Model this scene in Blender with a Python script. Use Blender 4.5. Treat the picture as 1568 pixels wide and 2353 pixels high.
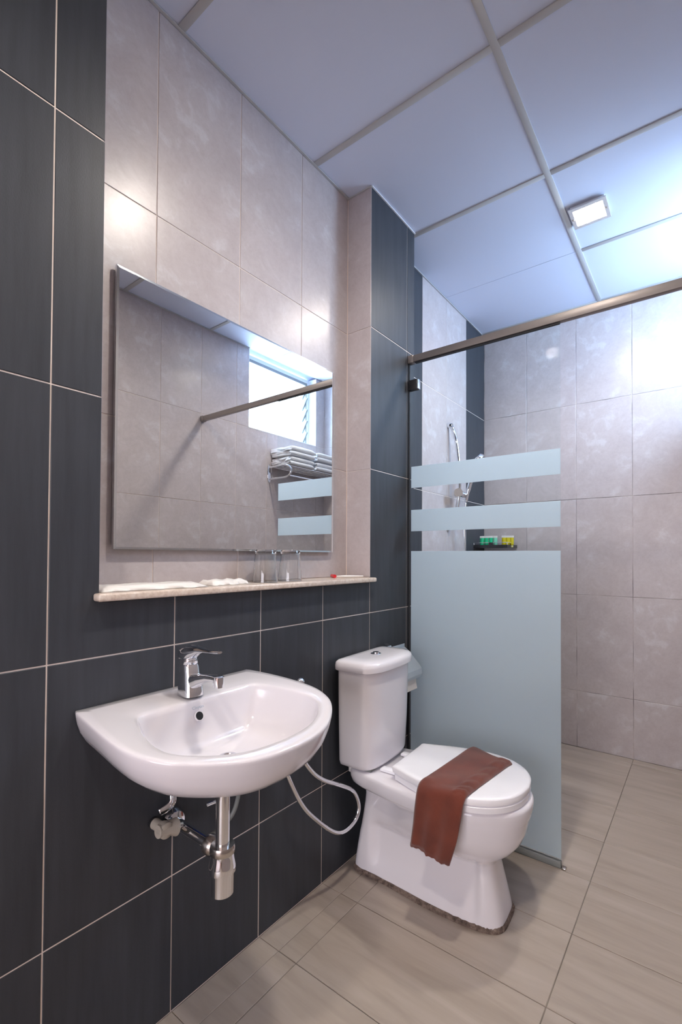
import bpy, bmesh, math, random
from mathutils import Vector, Matrix
random.seed(7)
S = bpy.context.scene
for o in list(bpy.data.objects):
    bpy.data.objects.remove(o, do_unlink=True)
COL = S.collection

# ------------------------------------------------------------------ camera
cam_d = bpy.data.cameras.new('camera')
cam = bpy.data.objects.new('camera', cam_d)
COL.objects.link(cam)
CP = Vector((1.1136, -0.4102, 1.1833))
yw, pt, rl = 0.6453, 0.0166, 0.0047
F = Vector((-math.sin(yw) * math.cos(pt), math.cos(yw) * math.cos(pt), math.sin(pt)))
R0 = Vector((math.cos(yw), math.sin(yw), 0))
U0 = R0.cross(F)
R = R0 * math.cos(rl) + U0 * math.sin(rl)
U = -R0 * math.sin(rl) + U0 * math.cos(rl)
cam.matrix_world = Matrix(((R.x, U.x, -F.x, CP.x), (R.y, U.y, -F.y, CP.y), (R.z, U.z, -F.z, CP.z), (0, 0, 0, 1)))
cam_d.sensor_fit = 'AUTO'
cam_d.sensor_width = 36
cam_d.lens = 1079.43 * 36 / 2353
cam_d.shift_x = -(807.48 - 784) / 2353
cam_d.shift_y = (1260.31 - 1176.5) / 2353
cam_d.clip_start = 0.01
S.camera = cam

# ------------------------------------------------------------------ world, lights, exposure
SKY = 26.0
LAMP = 125.0       # glow of the diffusers
DOWN = 6.0       # watts thrown down by each lamp
FILL = 104.0  # watts of the added fill behind the doorway
w = bpy.data.worlds.new('overcast_sky')
S.world = w
w.use_nodes = True
bg = w.node_tree.nodes['Background']
bg.inputs['Color'].default_value = (0.53, 0.72, 1.0, 1)
bg.inputs['Strength'].default_value = SKY
S.view_settings.view_transform = 'Standard'
S.view_settings.look = 'None'
S.view_settings.exposure = 0.22
S.view_settings.gamma = 1.0
S.view_settings.use_curve_mapping = False
S.cycles.max_bounces = 12
S.cycles.diffuse_bounces = 8
S.cycles.glossy_bounces = 6
S.cycles.transparent_max_bounces = 16
S.cycles.transmission_bounces = 10
S.cycles.sample_clamp_indirect = 6.0
S.cycles.caustics_reflective = False
S.cycles.caustics_refractive = False

H = 2.743          # ceiling
XR = 1.405         # right wall
YF = 2.806         # far wall
YB = -0.95         # wall behind the camera
DN = 0.125         # depth of the mirror niche
D2 = 0.130         # setback of the shower wall
YP = 1.566         # end of the pillar
N0, N1 = 0.1055, 1.2   # niche in y
SH0, SH1 = 1.078, 1.096  # stone ledge
WY0, WY1, WZ0 = 1.925, 2.69, 2.148  # window opening (up to the ceiling)
ROWS = [0.0, 0.349, 0.949, 1.549, 2.149, H]

# portal so the sky light entering through the window is sampled well
pl = bpy.data.lights.new('window_daylight', 'AREA')
pl.shape = 'RECTANGLE'
pl.size = WY1 - WY0
pl.size_y = H - WZ0
pl.cycles.is_portal = True
po = bpy.data.objects.new('window_daylight', pl)
COL.objects.link(po)
po.location = (XR + 0.155, (WY0 + WY1) / 2, (WZ0 + H) / 2)
po.rotation_euler = Matrix(((0, 0, 1), (-1, 0, 0), (0, -1, 0))).to_euler()

# added fill: unseen area source shining in through the doorway behind the camera
hl = bpy.data.lights.new('doorway_fill_light', 'AREA')
hl.shape = 'RECTANGLE'
hl.size = 2.6
hl.size_y = 2.0
hl.energy = FILL
hl.color = (0.90, 0.89, 1.0)
ho = bpy.data.objects.new('doorway_fill_light', hl)
COL.objects.link(ho)
ho.location = (1.5, -4.1, 1.35)
ho.rotation_euler = (math.radians(90), 0, 0)


# ------------------------------------------------------------------ materials
class NT:
    def __init__(s, name):
        s.m = bpy.data.materials.new(name)
        s.m.use_nodes = True
        s.t = s.m.node_tree
        s.b = s.t.nodes['Principled BSDF']
        s.out = s.t.nodes['Material Output']

    def n(s, typ, **kw):
        nd = s.t.nodes.new(typ)
        for k, v in kw.items():
            if k in nd.inputs.keys():
                nd.inputs[k].default_value = v
            else:
                setattr(nd, k, v)
        return nd

    def l(s, a, b):
        s.t.links.new(a, b)


def basic(name, col, rough=0.5, metal=0.0, **kw):
    k = NT(name)
    k.b.inputs['Base Color'].default_value = (*col, 1)
    k.b.inputs['Roughness'].default_value = rough
    k.b.inputs['Metallic'].default_value = metal
    for a, v in kw.items():
        k.b.inputs[a].default_value = v
    return k


def coords(k, scale=(1, 1, 1), variants=0, step=5.3):
    tc = k.n('ShaderNodeTexCoord')
    mp = k.n('ShaderNodeMapping')
    mp.inputs['Scale'].default_value = scale
    src = tc.outputs['Object']
    if variants:
        oi = k.n('ShaderNodeObjectInfo')
        mu = k.n('ShaderNodeMath', operation='MULTIPLY')
        mu.inputs[1].default_value = variants
        k.l(oi.outputs['Random'], mu.inputs[0])
        fl = k.n('ShaderNodeMath', operation='FLOOR')
        k.l(mu.outputs[0], fl.inputs[0])
        m2 = k.n('ShaderNodeMath', operation='MULTIPLY')
        m2.inputs[1].default_value = step
        k.l(fl.outputs[0], m2.inputs[0])
        ad = k.n('ShaderNodeVectorMath', operation='ADD')
        k.l(src, ad.inputs[0])
        k.l(m2.outputs[0], ad.inputs[1])
        src = ad.outputs[0]
    k.l(src, mp.inputs['Vector'])
    return mp.outputs['Vector']


def ramp(k, fac, stops):
    r = k.n('ShaderNodeValToRGB')
    el = r.color_ramp.elements
    while len(el) > 1:
        el.remove(el[-1])
    el[0].position = stops[0][0]
    el[0].color = (*stops[0][1], 1)
    for p, c in stops[1:]:
        e = el.new(p)
        e.color = (*c, 1)
    k.l(fac, r.inputs['Fac'])
    return r.outputs['Color']


def bump(k, fac, strength, dist=0.002):
    b = k.n('ShaderNodeBump', Strength=strength, Distance=dist)
    k.l(fac, b.inputs['Height'])
    k.l(b.outputs['Normal'], k.b.inputs['Normal'])


# dark slate-look tile: fine vertical streaks
k = basic('dark_slate_tile', (0.04, 0.042, 0.047), 0.45, 0, **{'Specular IOR Level': 0.3})
v = coords(k, (38, 3, 38), 5)
nz = k.n('ShaderNodeTexNoise', Scale=1.0, Detail=4.0, Roughness=0.6)
k.l(v, nz.inputs['Vector'])
c = ramp(k, nz.outputs['Fac'], [(0.3, (0.036, 0.040, 0.048)), (0.7, (0.050, 0.055, 0.066))])
k.l(c, k.b.inputs['Base Color'])
v2 = coords(k, (420, 160, 420))
n2 = k.n('ShaderNodeTexNoise', Scale=1.0, Detail=2.0)
k.l(v2, n2.inputs['Vector'])
bump(k, n2.outputs['Fac'], 0.25, 0.0008)
M_DARK = k.m

# pale stone-look tile: cloudy lighter patches, pinkish grey ground
k = basic('pale_stone_tile', (0.55, 0.49, 0.47), 0.30)
v = coords(k, (1, 1, 1), 3)
na = k.n('ShaderNodeTexNoise', Scale=9.0, Detail=7.0, Roughness=0.68, Distortion=0.6)
k.l(v, na.inputs['Vector'])
ca = ramp(k, na.outputs['Fac'], [(0.40, (0.475, 0.425, 0.425)), (0.57, (0.515, 0.468, 0.470)), (0.66, (0.575, 0.545, 0.555))])
nb = k.n('ShaderNodeTexNoise', Scale=55.0, Detail=5.0, Roughness=0.7)
k.l(v, nb.inputs['Vector'])
cb = ramp(k, nb.outputs['Fac'], [(0.33, (0.93, 0.92, 0.92)), (0.55, (1, 1, 1))])
mx = k.n('ShaderNodeMix', data_type='RGBA', blend_type='MULTIPLY')
mx.inputs[0].default_value = 1.0
k.l(ca, mx.inputs[6])
k.l(cb, mx.inputs[7])
k.l(mx.outputs[2], k.b.inputs['Base Color'])
bump(k, nb.outputs['Fac'], 0.06, 0.0008)
M_LIGHT = k.m

# beige floor tile: soft streaks along x
k = basic('beige_floor_tile', (0.45, 0.38, 0.31), 0.38)
v = coords(k, (2.2, 16, 5), 6)
na = k.n('ShaderNodeTexNoise', Scale=1.0, Detail=5.0, Roughness=0.6, Distortion=0.5)
k.l(v, na.inputs['Vector'])
ca = ramp(k, na.outputs['Fac'], [(0.30, (0.35, 0.295, 0.245)), (0.5, (0.41, 0.35, 0.295)), (0.72, (0.46, 0.40, 0.345))])
k.l(ca, k.b.inputs['Base Color'])
v2 = coords(k, (90, 200, 90))
n2 = k.n('ShaderNodeTexNoise', Scale=1.0, Detail=3.0)
k.l(v2, n2.inputs['Vector'])
bump(k, n2.outputs['Fac'], 0.12, 0.0008)
M_FLOOR = k.m


def grout(name, c0, c1):
    k = basic(name, c0, 0.85)
    v = coords(k)
    a = k.n('ShaderNodeTexNoise', Scale=6.0, Detail=4.0)
    k.l(v, a.inputs['Vector'])
    k.l(ramp(k, a.outputs['Fac'], [(0.38, c0), (0.62, c1)]), k.b.inputs['Base Color'])
    return k.m


M_GROUT = grout('pale_grout', (0.88, 0.76, 0.67), (0.82, 0.74, 0.69))
M_GROUT_STAIN = grout('stained_grout', (0.16, 0.14, 0.14), (0.66, 0.60, 0.58))
M_GROUT_FLOOR = grout('grey_grout', (0.13, 0.115, 0.10), (0.23, 0.20, 0.17))

k = basic('ceiling_board', (0.63, 0.69, 0.84), 0.7)
v = coords(k)
a = k.n('ShaderNodeTexNoise', Scale=160.0, Detail=3.0)
k.l(v, a.inputs['Vector'])
bump(k, a.outputs['Fac'], 0.12, 0.0008)
M_CEIL = k.m
M_SHELL = basic('cream_paint', (0.75, 0.68, 0.62), 0.7).m
M_GRID = basic('painted_grid_bar', (0.47, 0.475, 0.48), 0.45).m
M_PORC = basic("white_porcelain", (0.80, 0.775, 0.81), 0.10, 0, **{'Coat Weight': 0.3, 'Coat Roughness': 0.04}).m
M_PLAST = basic('white_seat_plastic', (0.92, 0.91, 0.94), 0.22).m
M_CHROME = basic('chrome', (0.86, 0.87, 0.90), 0.06, 1.0).m
M_STEEL = basic('brushed_steel', (0.27, 0.24, 0.23), 0.42, 0.55).m
M_SATIN = basic('satin_steel', (0.80, 0.82, 0.84), 0.32, 0.9).m
M_BRASS = basic('worn_chrome', (0.60, 0.56, 0.52), 0.22, 1.0).m
M_BLACK = basic('black_rubber', (0.012, 0.012, 0.014), 0.5).m
M_HOLE = basic('dark_opening', (0.006, 0.006, 0.007), 0.7).m
M_MIRROR = basic('mirror_silver', (0.92, 0.93, 0.92), 0.0, 1.0).m
M_MEDGE = basic('mirror_edge', (0.80, 0.84, 0.86), 0.12, 1.0).m
M_ALU = basic('white_frame', (0.82, 0.83, 0.85), 0.4).m
M_GREY = basic('grey_seal', (0.22, 0.23, 0.22), 0.4).m
M_VALVE = basic('cream_plastic', (0.42, 0.385, 0.33), 0.35).m
M_BLUE = basic('blue_plastic', (0.02, 0.05, 0.30), 0.35).m
M_RED = basic('red_plastic', (0.65, 0.02, 0.03), 0.3).m
M_WHITEP = basic('white_plastic', (0.85, 0.83, 0.80), 0.3).m
M_DOOR = basic('brown_door', (0.20, 0.10, 0.055), 0.45).m
M_PRINT = basic('pale_print', (0.42, 0.48, 0.56), 0.5).m
M_TRAY = basic('dark_metal', (0.06, 0.06, 0.065), 0.25, 0.8).m

k = basic('packet_paper', (0.84, 0.81, 0.77), 0.45)
v = coords(k)
a = k.n('ShaderNodeTexNoise', Scale=35.0, Detail=4.0)
k.l(v, a.inputs['Vector'])
bump(k, a.outputs['Fac'], 0.5, 0.004)
M_PAPER = k.m

k = basic('stone_ledge', (0.62, 0.52, 0.43), 0.28)
v = coords(k)
a = k.n('ShaderNodeTexNoise', Scale=70.0, Detail=6.0, Roughness=0.7)
k.l(v, a.inputs['Vector'])
k.l(ramp(k, a.outputs['Fac'], [(0.35, (0.52, 0.42, 0.34)), (0.5, (0.66, 0.55, 0.46)), (0.65, (0.74, 0.66, 0.58))]), k.b.inputs['Base Color'])
M_LEDGE = k.m

k = basic('mortar', (0.30, 0.22, 0.17), 0.9)
v = coords(k)
a = k.n('ShaderNodeTexNoise', Scale=60.0, Detail=6.0, Roughness=0.75)
k.l(v, a.inputs['Vector'])
k.l(ramp(k, a.outputs['Fac'], [(0.35, (0.07, 0.05, 0.04)), (0.5, (0.18, 0.13, 0.105)), (0.7, (0.32, 0.25, 0.20))]), k.b.inputs['Base Color'])
bump(k, a.outputs['Fac'], 0.8, 0.004)
M_MORTAR = k.m


def terry(name, c0, c1, sc=700):
    k = basic(name, c0, 0.95, 0, **{'Sheen Weight': 0.35, 'Sheen Roughness': 0.5})
    v = coords(k)
    a = k.n('ShaderNodeTexNoise', Scale=14.0, Detail=4.0)
    k.l(v, a.inputs['Vector'])
    k.l(ramp(k, a.outputs['Fac'], [(0.35, c0), (0.65, c1)]), k.b.inputs['Base Color'])
    f = k.n('ShaderNodeTexNoise', Scale=float(sc), Detail=2.0)
    k.l(v, f.inputs['Vector'])
    bump(k, f.outputs['Fac'], 0.6, 0.002)
    return k.m


M_TOWEL = terry('brown_terry', (0.125, 0.024, 0.011), (0.175, 0.036, 0.017))
M_WTOWEL = terry('white_terry', (0.78, 0.78, 0.80), (0.84, 0.84, 0.86), 400)

# clear pane: see-through with a faint sea-green tint and a mirror sheen
k = NT('clear_glass')
k.t.nodes.remove(k.b)
tr = k.n('ShaderNodeBsdfTransparent')
tr.inputs['Color'].default_value = (0.965, 0.985, 0.985, 1)
gl = k.n('ShaderNodeBsdfGlossy', Roughness=0.0)
lw = k.n('ShaderNodeFresnel', IOR=1.06)
mi = k.n('ShaderNodeMixShader')
k.l(lw.outputs[0], mi.inputs[0])
k.l(tr.outputs[0], mi.inputs[1])
k.l(gl.outputs[0], mi.inputs[2])
k.l(mi.outputs[0], k.out.inputs['Surface'])
M_GLASS = k.m

# frosted film: scatters what comes through
k = NT('frosted_film')
k.t.nodes.remove(k.b)
tl = k.n('ShaderNodeBsdfTranslucent')
tl.inputs['Color'].default_value = (0.93, 0.98, 1.0, 1)
df = k.n('ShaderNodeBsdfDiffuse')
df.inputs['Color'].default_value = (0.74, 0.80, 0.83, 1)
gl = k.n('ShaderNodeBsdfGlossy', Roughness=0.35)
gl.inputs['Color'].default_value = (0.8, 0.9, 0.95, 1)
m1 = k.n('ShaderNodeMixShader')
m1.inputs[0].default_value = 0.25
k.l(tl.outputs[0], m1.inputs[1])
k.l(df.outputs[0], m1.inputs[2])
m2 = k.n('ShaderNodeMixShader')
m2.inputs[0].default_value = 0.06
k.l(m1.outputs[0], m2.inputs[1])
k.l(gl.outputs[0], m2.inputs[2])
k.l(m2.outputs[0], k.out.inputs['Surface'])
M_FROST = k.m

k = NT('tumbler_glass')
k.b.inputs['Transmission Weight'].default_value = 1.0
k.b.inputs['Roughness'].default_value = 0.0
k.b.inputs['IOR'].default_value = 1.45
k.b.inputs['Base Color'].default_value = (0.98, 0.99, 0.99, 1)
M_TUMBLER = k.m


def gel(name, col):
    k = basic(name, col, 0.15, 0, **{'Transmission Weight': 0.25, 'IOR': 1.35})
    return k.m


M_GREEN = gel('green_gel', (0.02, 0.62, 0.28))
M_GREEN_B = gel('pale_green_gel', (0.25, 0.75, 0.50))
M_YELLOW = gel('yellow_gel', (0.75, 0.62, 0.03))
M_YELLOW_B = gel('pale_yellow_gel', (0.80, 0.74, 0.30))

k = NT('lamp_diffuser')
k.t.nodes.remove(k.b)
em = k.n('ShaderNodeEmission', Strength=LAMP)
em.inputs['Color'].default_value = (1.0, 0.90, 0.78, 1)
k.l(em.outputs[0], k.out.inputs['Surface'])
M_LAMP = k.m
M_LFRAME = basic('lamp_frame', (0.70, 0.68, 0.66), 0.3, 0.6).m


# ------------------------------------------------------------------ mesh helpers
def link(name, me, mat=None, parent=None, smooth=False):
    o = bpy.data.objects.new(name, me)
    COL.objects.link(o)
    if mat is not None and not me.materials:
        me.materials.append(mat)
    if parent is not None:
        o.parent = parent
    if smooth:
        for p in me.polygons:
            p.use_smooth = True
    return o


def obj(name, bm, mat=None, parent=None, smooth=False, autosmooth=None):
    me = bpy.data.meshes.new(name)
    bmesh.ops.recalc_face_normals(bm, faces=bm.faces[:])
    bm.to_mesh(me)
    bm.free()
    o = link(name, me, mat, parent, smooth)
    if autosmooth:
        me.set_sharp_from_angle(angle=math.radians(autosmooth))
    return o


def box(bm, x0, x1, y0, y1, z0, z1, bev=0.0, seg=2):
    r = bmesh.ops.create_cube(bm, size=1.0)
    vs = r['verts']
    for q in vs:
        q.co = Vector((x0 + (q.co.x + 0.5) * (x1 - x0), y0 + (q.co.y + 0.5) * (y1 - y0), z0 + (q.co.z + 0.5) * (z1 - z0)))
    if bev > 0:
        es = list({e for q in vs for e in q.link_edges})
        bmesh.ops.bevel(bm, geom=es, offset=bev, segments=seg, affect='EDGES', profile=0.5)
    return bm


def boxo(name, dims, mat, parent=None, bev=0.0, smooth=False, seg=2):
    bm = bmesh.new()
    box(bm, *dims, bev, seg)
    return obj(name, bm, mat, parent, smooth or bev > 0, 40 if bev > 0 else None)


def loft(bm, rings, cap0=True, cap1=True, closed=True):
    vr = [[bm.verts.new(p) for p in r] for r in rings]
    n = len(vr[0])
    for a, b in zip(vr[:-1], vr[1:]):
        for i in range(n if closed else n - 1):
            j = (i + 1) % n
            bm.faces.new((a[i], a[j], b[j], b[i]))
    if cap0:
        bm.faces.new(list(reversed(vr[0])))
    if cap1:
        bm.faces.new(vr[-1])
    return vr


def catmull(P, n=8):
    P = [Vector(p) for p in P]
    out = []
    for i in range(len(P) - 1):
        p0 = P[max(i - 1, 0)]
        p1, p2 = P[i], P[i + 1]
        p3 = P[min(i + 2, len(P) - 1)]
        for k_ in range(n):
            t = k_ / n
            out.append(0.5 * ((2 * p1) + (p2 - p0) * t + (2 * p0 - 5 * p1 + 4 * p2 - p3) * t * t + (3 * p1 - p0 - 3 * p2 + p3) * t ** 3))
    out.append(P[-1])
    return out


def tube(bm, path, r, seg=12, flat=1.0):
    path = [Vector(p) for p in path]
    rr = r if isinstance(r, (list, tuple)) else [r] * len(path)
    rings = []
    up = None
    for i, p in enumerate(path):
        t = (path[min(i + 1, len(path) - 1)] - path[max(i - 1, 0)]).normalized()
        if up is None:
            up = Vector((0, 0, 1)) if abs(t.z) < 0.9 else Vector((1, 0, 0))
        up = (up - t * up.dot(t)).normalized()
        s = t.cross(up)
        rings.append([p + (up * math.cos(a) * flat + s * math.sin(a)) * rr[i] for a in [2 * math.pi * q / seg for q in range(seg)]])
    loft(bm, rings)
    return bm


def lathe(bm, prof, center, axis='Z', seg=32, cap=True):
    c = Vector(center)
    rings = []
    for r, h in prof:
        ring = []
        for q in range(seg):
            a = 2 * math.pi * q / seg
            u, v_ = r * math.cos(a), r * math.sin(a)
            ring.append(c + {'Z': Vector((u, v_, h)), 'X': Vector((h, u, v_)), 'Y': Vector((v_, h, u))}[axis])
        rings.append(ring)
    loft(bm, rings, cap, cap)
    return bm


def latheo(name, prof, center, mat, parent=None, axis='Z', seg=32, sharp=40):
    bm = bmesh.new()
    lathe(bm, prof, center, axis, seg)
    return obj(name, bm, mat, parent, True, sharp)


def tubeo(name, path, r, mat, parent=None, seg=12, flat=1.0):
    bm = bmesh.new()
    tube(bm, path, r, seg, flat)
    return obj(name, bm, mat, parent, True, 60)


def thing(name, label, cat, loc=(0, 0, 0), group=None):
    o = bpy.data.objects.new(name, None)
    o.empty_display_size = 0.05
    COL.objects.link(o)
    o.location = loc
    return tag(o, label, cat, group)


def tag(o, label, cat, group=None):
    o['label'] = label
    o['category'] = cat
    if group:
        o['group'] = group
    return o


def keep(o, root):
    """parent o (built in world coordinates) to root without moving it"""
    bpy.context.view_layer.update()
    o.parent = root
    o.matrix_parent_inverse = root.matrix_world.inverted()
    return o


def struct(name, bm, mat):
    o = obj(name, bm, mat)
    o['kind'] = 'structure'
    return o


def sm(x, a, b):
    t = min(1.0, max(0.0, (x - a) / (b - a)))
    return t * t * (3 - 2 * t)


# ------------------------------------------------------------------ tiles
TT, CH = 0.007, 0.0012
_cache = {}


def tile_mesh(poly, mat):
    """chamfered slab, outline poly (u,v) counter-clockwise, front face at w=0"""
    key = (tuple((round(a, 4), round(b, 4)) for a, b in poly), mat.name)
    if key in _cache:
        return _cache[key]
    bm = bmesh.new()
    n = len(poly)
    ins = []
    for i in range(n):
        p0, p1, p2 = Vector(poly[i - 1]), Vector(poly[i]), Vector(poly[(i + 1) % n])
        e1, e2 = (p1 - p0).normalized(), (p2 - p1).normalized()
        n1, n2 = Vector((-e1.y, e1.x)), Vector((-e2.y, e2.x))
        ins.append(p1 + (n1 + n2) * CH)
    r0 = [(p[0], p[1], -TT) for p in poly]
    r1 = [(p[0], p[1], -CH) for p in poly]
    r2 = [(p.x, p.y, 0) for p in ins]
    loft(bm, [r0, r1, r2])
    bmesh.ops.recalc_face_normals(bm, faces=bm.faces[:])
    me = bpy.data.meshes.new('tile')
    bm.to_mesh(me)
    bm.free()
    me.materials.append(mat)
    _cache[key] = me
    return me


def place_tile(name, parent, poly, o, u, v, nrm, mat):
    c = Vector((min(p[0] for p in poly), min(p[1] for p in poly)))
    me = tile_mesh([(p[0] - c.x, p[1] - c.y) for p in poly], mat)
    t = bpy.data.objects.new(name, me)
    COL.objects.link(t)
    u, v, nrm = Vector(u), Vector(v), Vector(nrm)
    l = Vector(o) + u * c.x + v * c.y + nrm * random.uniform(-0.0004, 0.0004)
    t.matrix_world = Matrix(((u.x, v.x, nrm.x, l.x), (u.y, v.y, nrm.y, l.y), (u.z, v.z, nrm.z, l.z), (0, 0, 0, 1)))
    t.parent = parent
    return t


def rect(a, b, c, d, g):
    return [(a + g, c + g), (b - g, c + g), (b - g, d - g), (a + g, d - g)]


def grid(name, parent, us, vs, o, u, v, nrm, mat, gap=0.003, skip=None):
    for a, b in zip(us[:-1], us[1:]):
        for c, d in zip(vs[:-1], vs[1:]):
            if skip and skip((a + b) / 2, (c + d) / 2):
                continue
            place_tile(name, parent, rect(a, b, c, d, gap / 2), o, u, v, nrm, mat(a, b, c, d) if callable(mat) else mat)


# ------------------------------------------------------------------ left wall with mirror niche and pillar
bm = bmesh.new()
E_ = 0.002
X0 = -0.32
ZT = H - 0.0005
box(bm, X0, -E_, YB - 0.1, YP - E_, -0.1, SH0 - 0.002)
box(bm, X0, -E_, YB - 0.1, N0 - E_, SH0 - 0.002, ZT)
box(bm, X0, -E_, N1 + E_, YP - E_, SH0 - 0.002, ZT)
box(bm, X0, -DN - E_, N0 - E_, N1 + E_, SH0 - 0.002, ZT)
box(bm, X0, -D2 - E_, YP - E_, YF + 0.15, -0.1, ZT)
wl = struct('wall_left', bm, M_GROUT)
LX = dict(o=(0, 0, 0), u=(0, 1, 0), v=(0, 0, 1), nrm=(1, 0, 0))
g = 0.0034
ycols = [YB, -0.9, -0.6, -0.3, 0.0, 0.3, 0.6, 0.9, 1.2, 1.5, YP]
for a, b in zip(ycols[:-1], ycols[1:]):
    for c, d in zip(ROWS[:-1], ROWS[1:]):
        if a >= 0 and b <= 1.2001 and c > 1.0:
            if a == 0.0:
                place_tile('wall_tile', wl, [(a + g / 2, c + g / 2), (N0, c + g / 2), (N0, d - g / 2), (a + g / 2, d - g / 2)], **LX, mat=M_DARK)
            continue
        if a >= 0 and b <= 1.2001 and d > 1.0:
            if a == 0.0:   # notched around the corner of the niche
                z1 = SH0 - 0.003
                place_tile('wall_tile', wl, [(a + g / 2, c + g / 2), (b - g / 2, c + g / 2), (b - g / 2, z1), (N0, z1), (N0, d - g / 2), (a + g / 2, d - g / 2)], **LX, mat=M_DARK)
                continue
            d = SH0 - 0.003 + g / 2
        b2 = b + g / 2 if b == YP else b
        place_tile('wall_tile', wl, rect(a, b2, c, d, g / 2), **LX, mat=M_DARK)
# niche back, returns
NZ = [SH1, 1.549, 2.149, H]
grid('wall_tile', wl, [N0, 0.3087, 0.6087, 0.9087, N1], NZ, (-DN, 0, 0), (0, 1, 0), (0, 0, 1), (1, 0, 0), M_LIGHT, 0.0022)
grid('wall_tile', wl, [-0.0, DN - 0.0005], NZ, (0, N1, 0), (-1, 0, 0), (0, 0, 1), (0, -1, 0), M_LIGHT, 0.0018)
# left return faces +y: u=(-1,0,0) x v=(0,0,1) = (0,1,0)
grid('wall_tile', wl, [0.0005, DN], NZ, (0, N0, 0), (-1, 0, 0), (0, 0, 1), (0, 1, 0), M_LIGHT, 0.0018)
# pillar end face (towards the shower)
grid('wall_tile', wl, [0.0005, D2], ROWS, (0, YP, 0), (-1, 0, 0), (0, 0, 1), (0, 1, 0), M_DARK, g)
# shower wall behind the glass: dark, pale, pale, dark
grid('wall_tile', wl, [YP, 1.89, 2.19, 2.49, YF], ROWS, (-D2, 0, 0), (0, 1, 0), (0, 0, 1), (1, 0, 0),
     lambda a, b, c, d: M_LIGHT if 1.8 < a < 2.4 else M_DARK, 0.003)

# ------------------------------------------------------------------ far wall, right wall, back wall
bm = bmesh.new()
box(bm, X0, XR + 0.15, YF + E_, YF + 0.15, -0.1, ZT)
wf = struct('wall_far', bm, M_GROUT_STAIN)
fc = [-D2, 0.1624, 0.4684, 0.7744, 1.0804, XR]
# faces -y: u=(1,0,0) x v=(0,0,1) = (0,-1,0)
grid('wall_tile', wf, fc, ROWS, (0, YF, 0), (1, 0, 0), (0, 0, 1), (0, -1, 0), M_LIGHT, 0.0024)

bm = bmesh.new()
xw = XR + 0.15
box(bm, XR + E_, xw, YB - 0.1, YF + 0.15, -0.1, WZ0 - E_)
box(bm, XR + E_, xw, YB - 0.1, WY0, WZ0 - E_, ZT)
box(bm, XR + E_, xw, WY1, YF + 0.15, WZ0 - E_, ZT)
wr = struct('wall_right', bm, M_GROUT)
rc = [YB, -0.888, -0.588, -0.288, 0.012, 0.312, 0.612, 0.912, 1.212, 1.512, 1.812, 2.112, 2.412, 2.69, YF]
# faces -x: u=(0,-1,0) x v=(0,0,1) = (-1,0,0)
ru = [-y for y in reversed(rc)]
grid('wall_tile', wr, ru, ROWS[:-1], (XR, 0, 0), (0, -1, 0), (0, 0, 1), (-1, 0, 0), M_LIGHT, 0.0022)
rc2 = [YB, -0.888, -0.588, -0.288, 0.012, 0.312, 0.612, 0.912, 1.212, 1.512, 1.812, WY0]
grid('wall_tile', wr, [-y for y in reversed(rc2)], ROWS[-2:], (XR, 0, 0), (0, -1, 0), (0, 0, 1), (-1, 0, 0), M_LIGHT, 0.0022)
grid('wall_tile', wr, [-YF, -WY1], ROWS[-2:], (XR, 0, 0), (0, -1, 0), (0, 0, 1), (-1, 0, 0), M_LIGHT, 0.0022)

DX0, DX1, DZ = 0.12, 1.30, 2.08       # unseen doorway, added behind the camera to let the fill in
bm = bmesh.new()
box(bm, X0, DX0, YB - 0.12, YB - E_, -0.1, ZT)
box(bm, DX1, xw, YB - 0.12, YB - E_, -0.1, ZT)
box(bm, DX0, DX1, YB - 0.12, YB - E_, DZ, ZT)
wb = struct('wall_back', bm, M_GROUT)
# faces +y: u=(-1,0,0) x v=(0,0,1) = (0,1,0)
grid('wall_tile', wb, [-XR, -DX1], ROWS, (0, YB, 0), (-1, 0, 0), (0, 0, 1), (0, 1, 0), M_DARK, 0.0022)
grid('wall_tile', wb, [-DX1, -0.86, -DX0], [DZ, H], (0, YB, 0), (-1, 0, 0), (0, 0, 1), (0, 1, 0), M_DARK, 0.0022)
grid('wall_tile', wb, [-DX0, 0.0], ROWS, (0, YB, 0), (-1, 0, 0), (0, 0, 1), (0, 1, 0), M_DARK, 0.0022)
bm = bmesh.new()
box(bm, DX0, DX0 + 0.03, YB - 0.12, YB + 0.01, 0, DZ, 0.002)
box(bm, DX1 - 0.03, DX1, YB - 0.12, YB + 0.01, 0, DZ, 0.002)
box(bm, DX0 + 0.03, DX1 - 0.03, YB - 0.12, YB + 0.01, DZ - 0.03, DZ, 0.002)
dr = obj('door_1', bm, M_DOOR)
dr['kind'] = 'structure'
# added unseen shell beyond the doorway: keeps the sky out, bounces the fill
hx0, hx1, hy0, hy1 = -1.2, 3.0, -4.2, YB - 0.12
bm = bmesh.new()
box(bm, hx0, hx1, hy0, hy1, -0.1, -0.002)
wh = struct('floor_fill_shell', bm, M_DOOR)
bm = bmesh.new()
box(bm, hx0 - 0.1, hx0, hy0, hy1, -0.1, 2.85)
box(bm, hx1, hx1 + 0.1, hy0, hy1, -0.1, 2.85)
box(bm, hx0 - 0.1, hx1 + 0.1, hy0 - 0.1, hy0, -0.1, 2.85)
box(bm, hx0, hx1, hy0, hy1, 2.75, 2.85)
box(bm, hx0 - 0.1, X0, hy1, hy1 + 0.1, -0.1, 2.85)
box(bm, xw, hx1 + 0.1, hy1, hy1 + 0.1, -0.1, 2.85)
wh = struct('wall_fill_shell', bm, M_SHELL)

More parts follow.
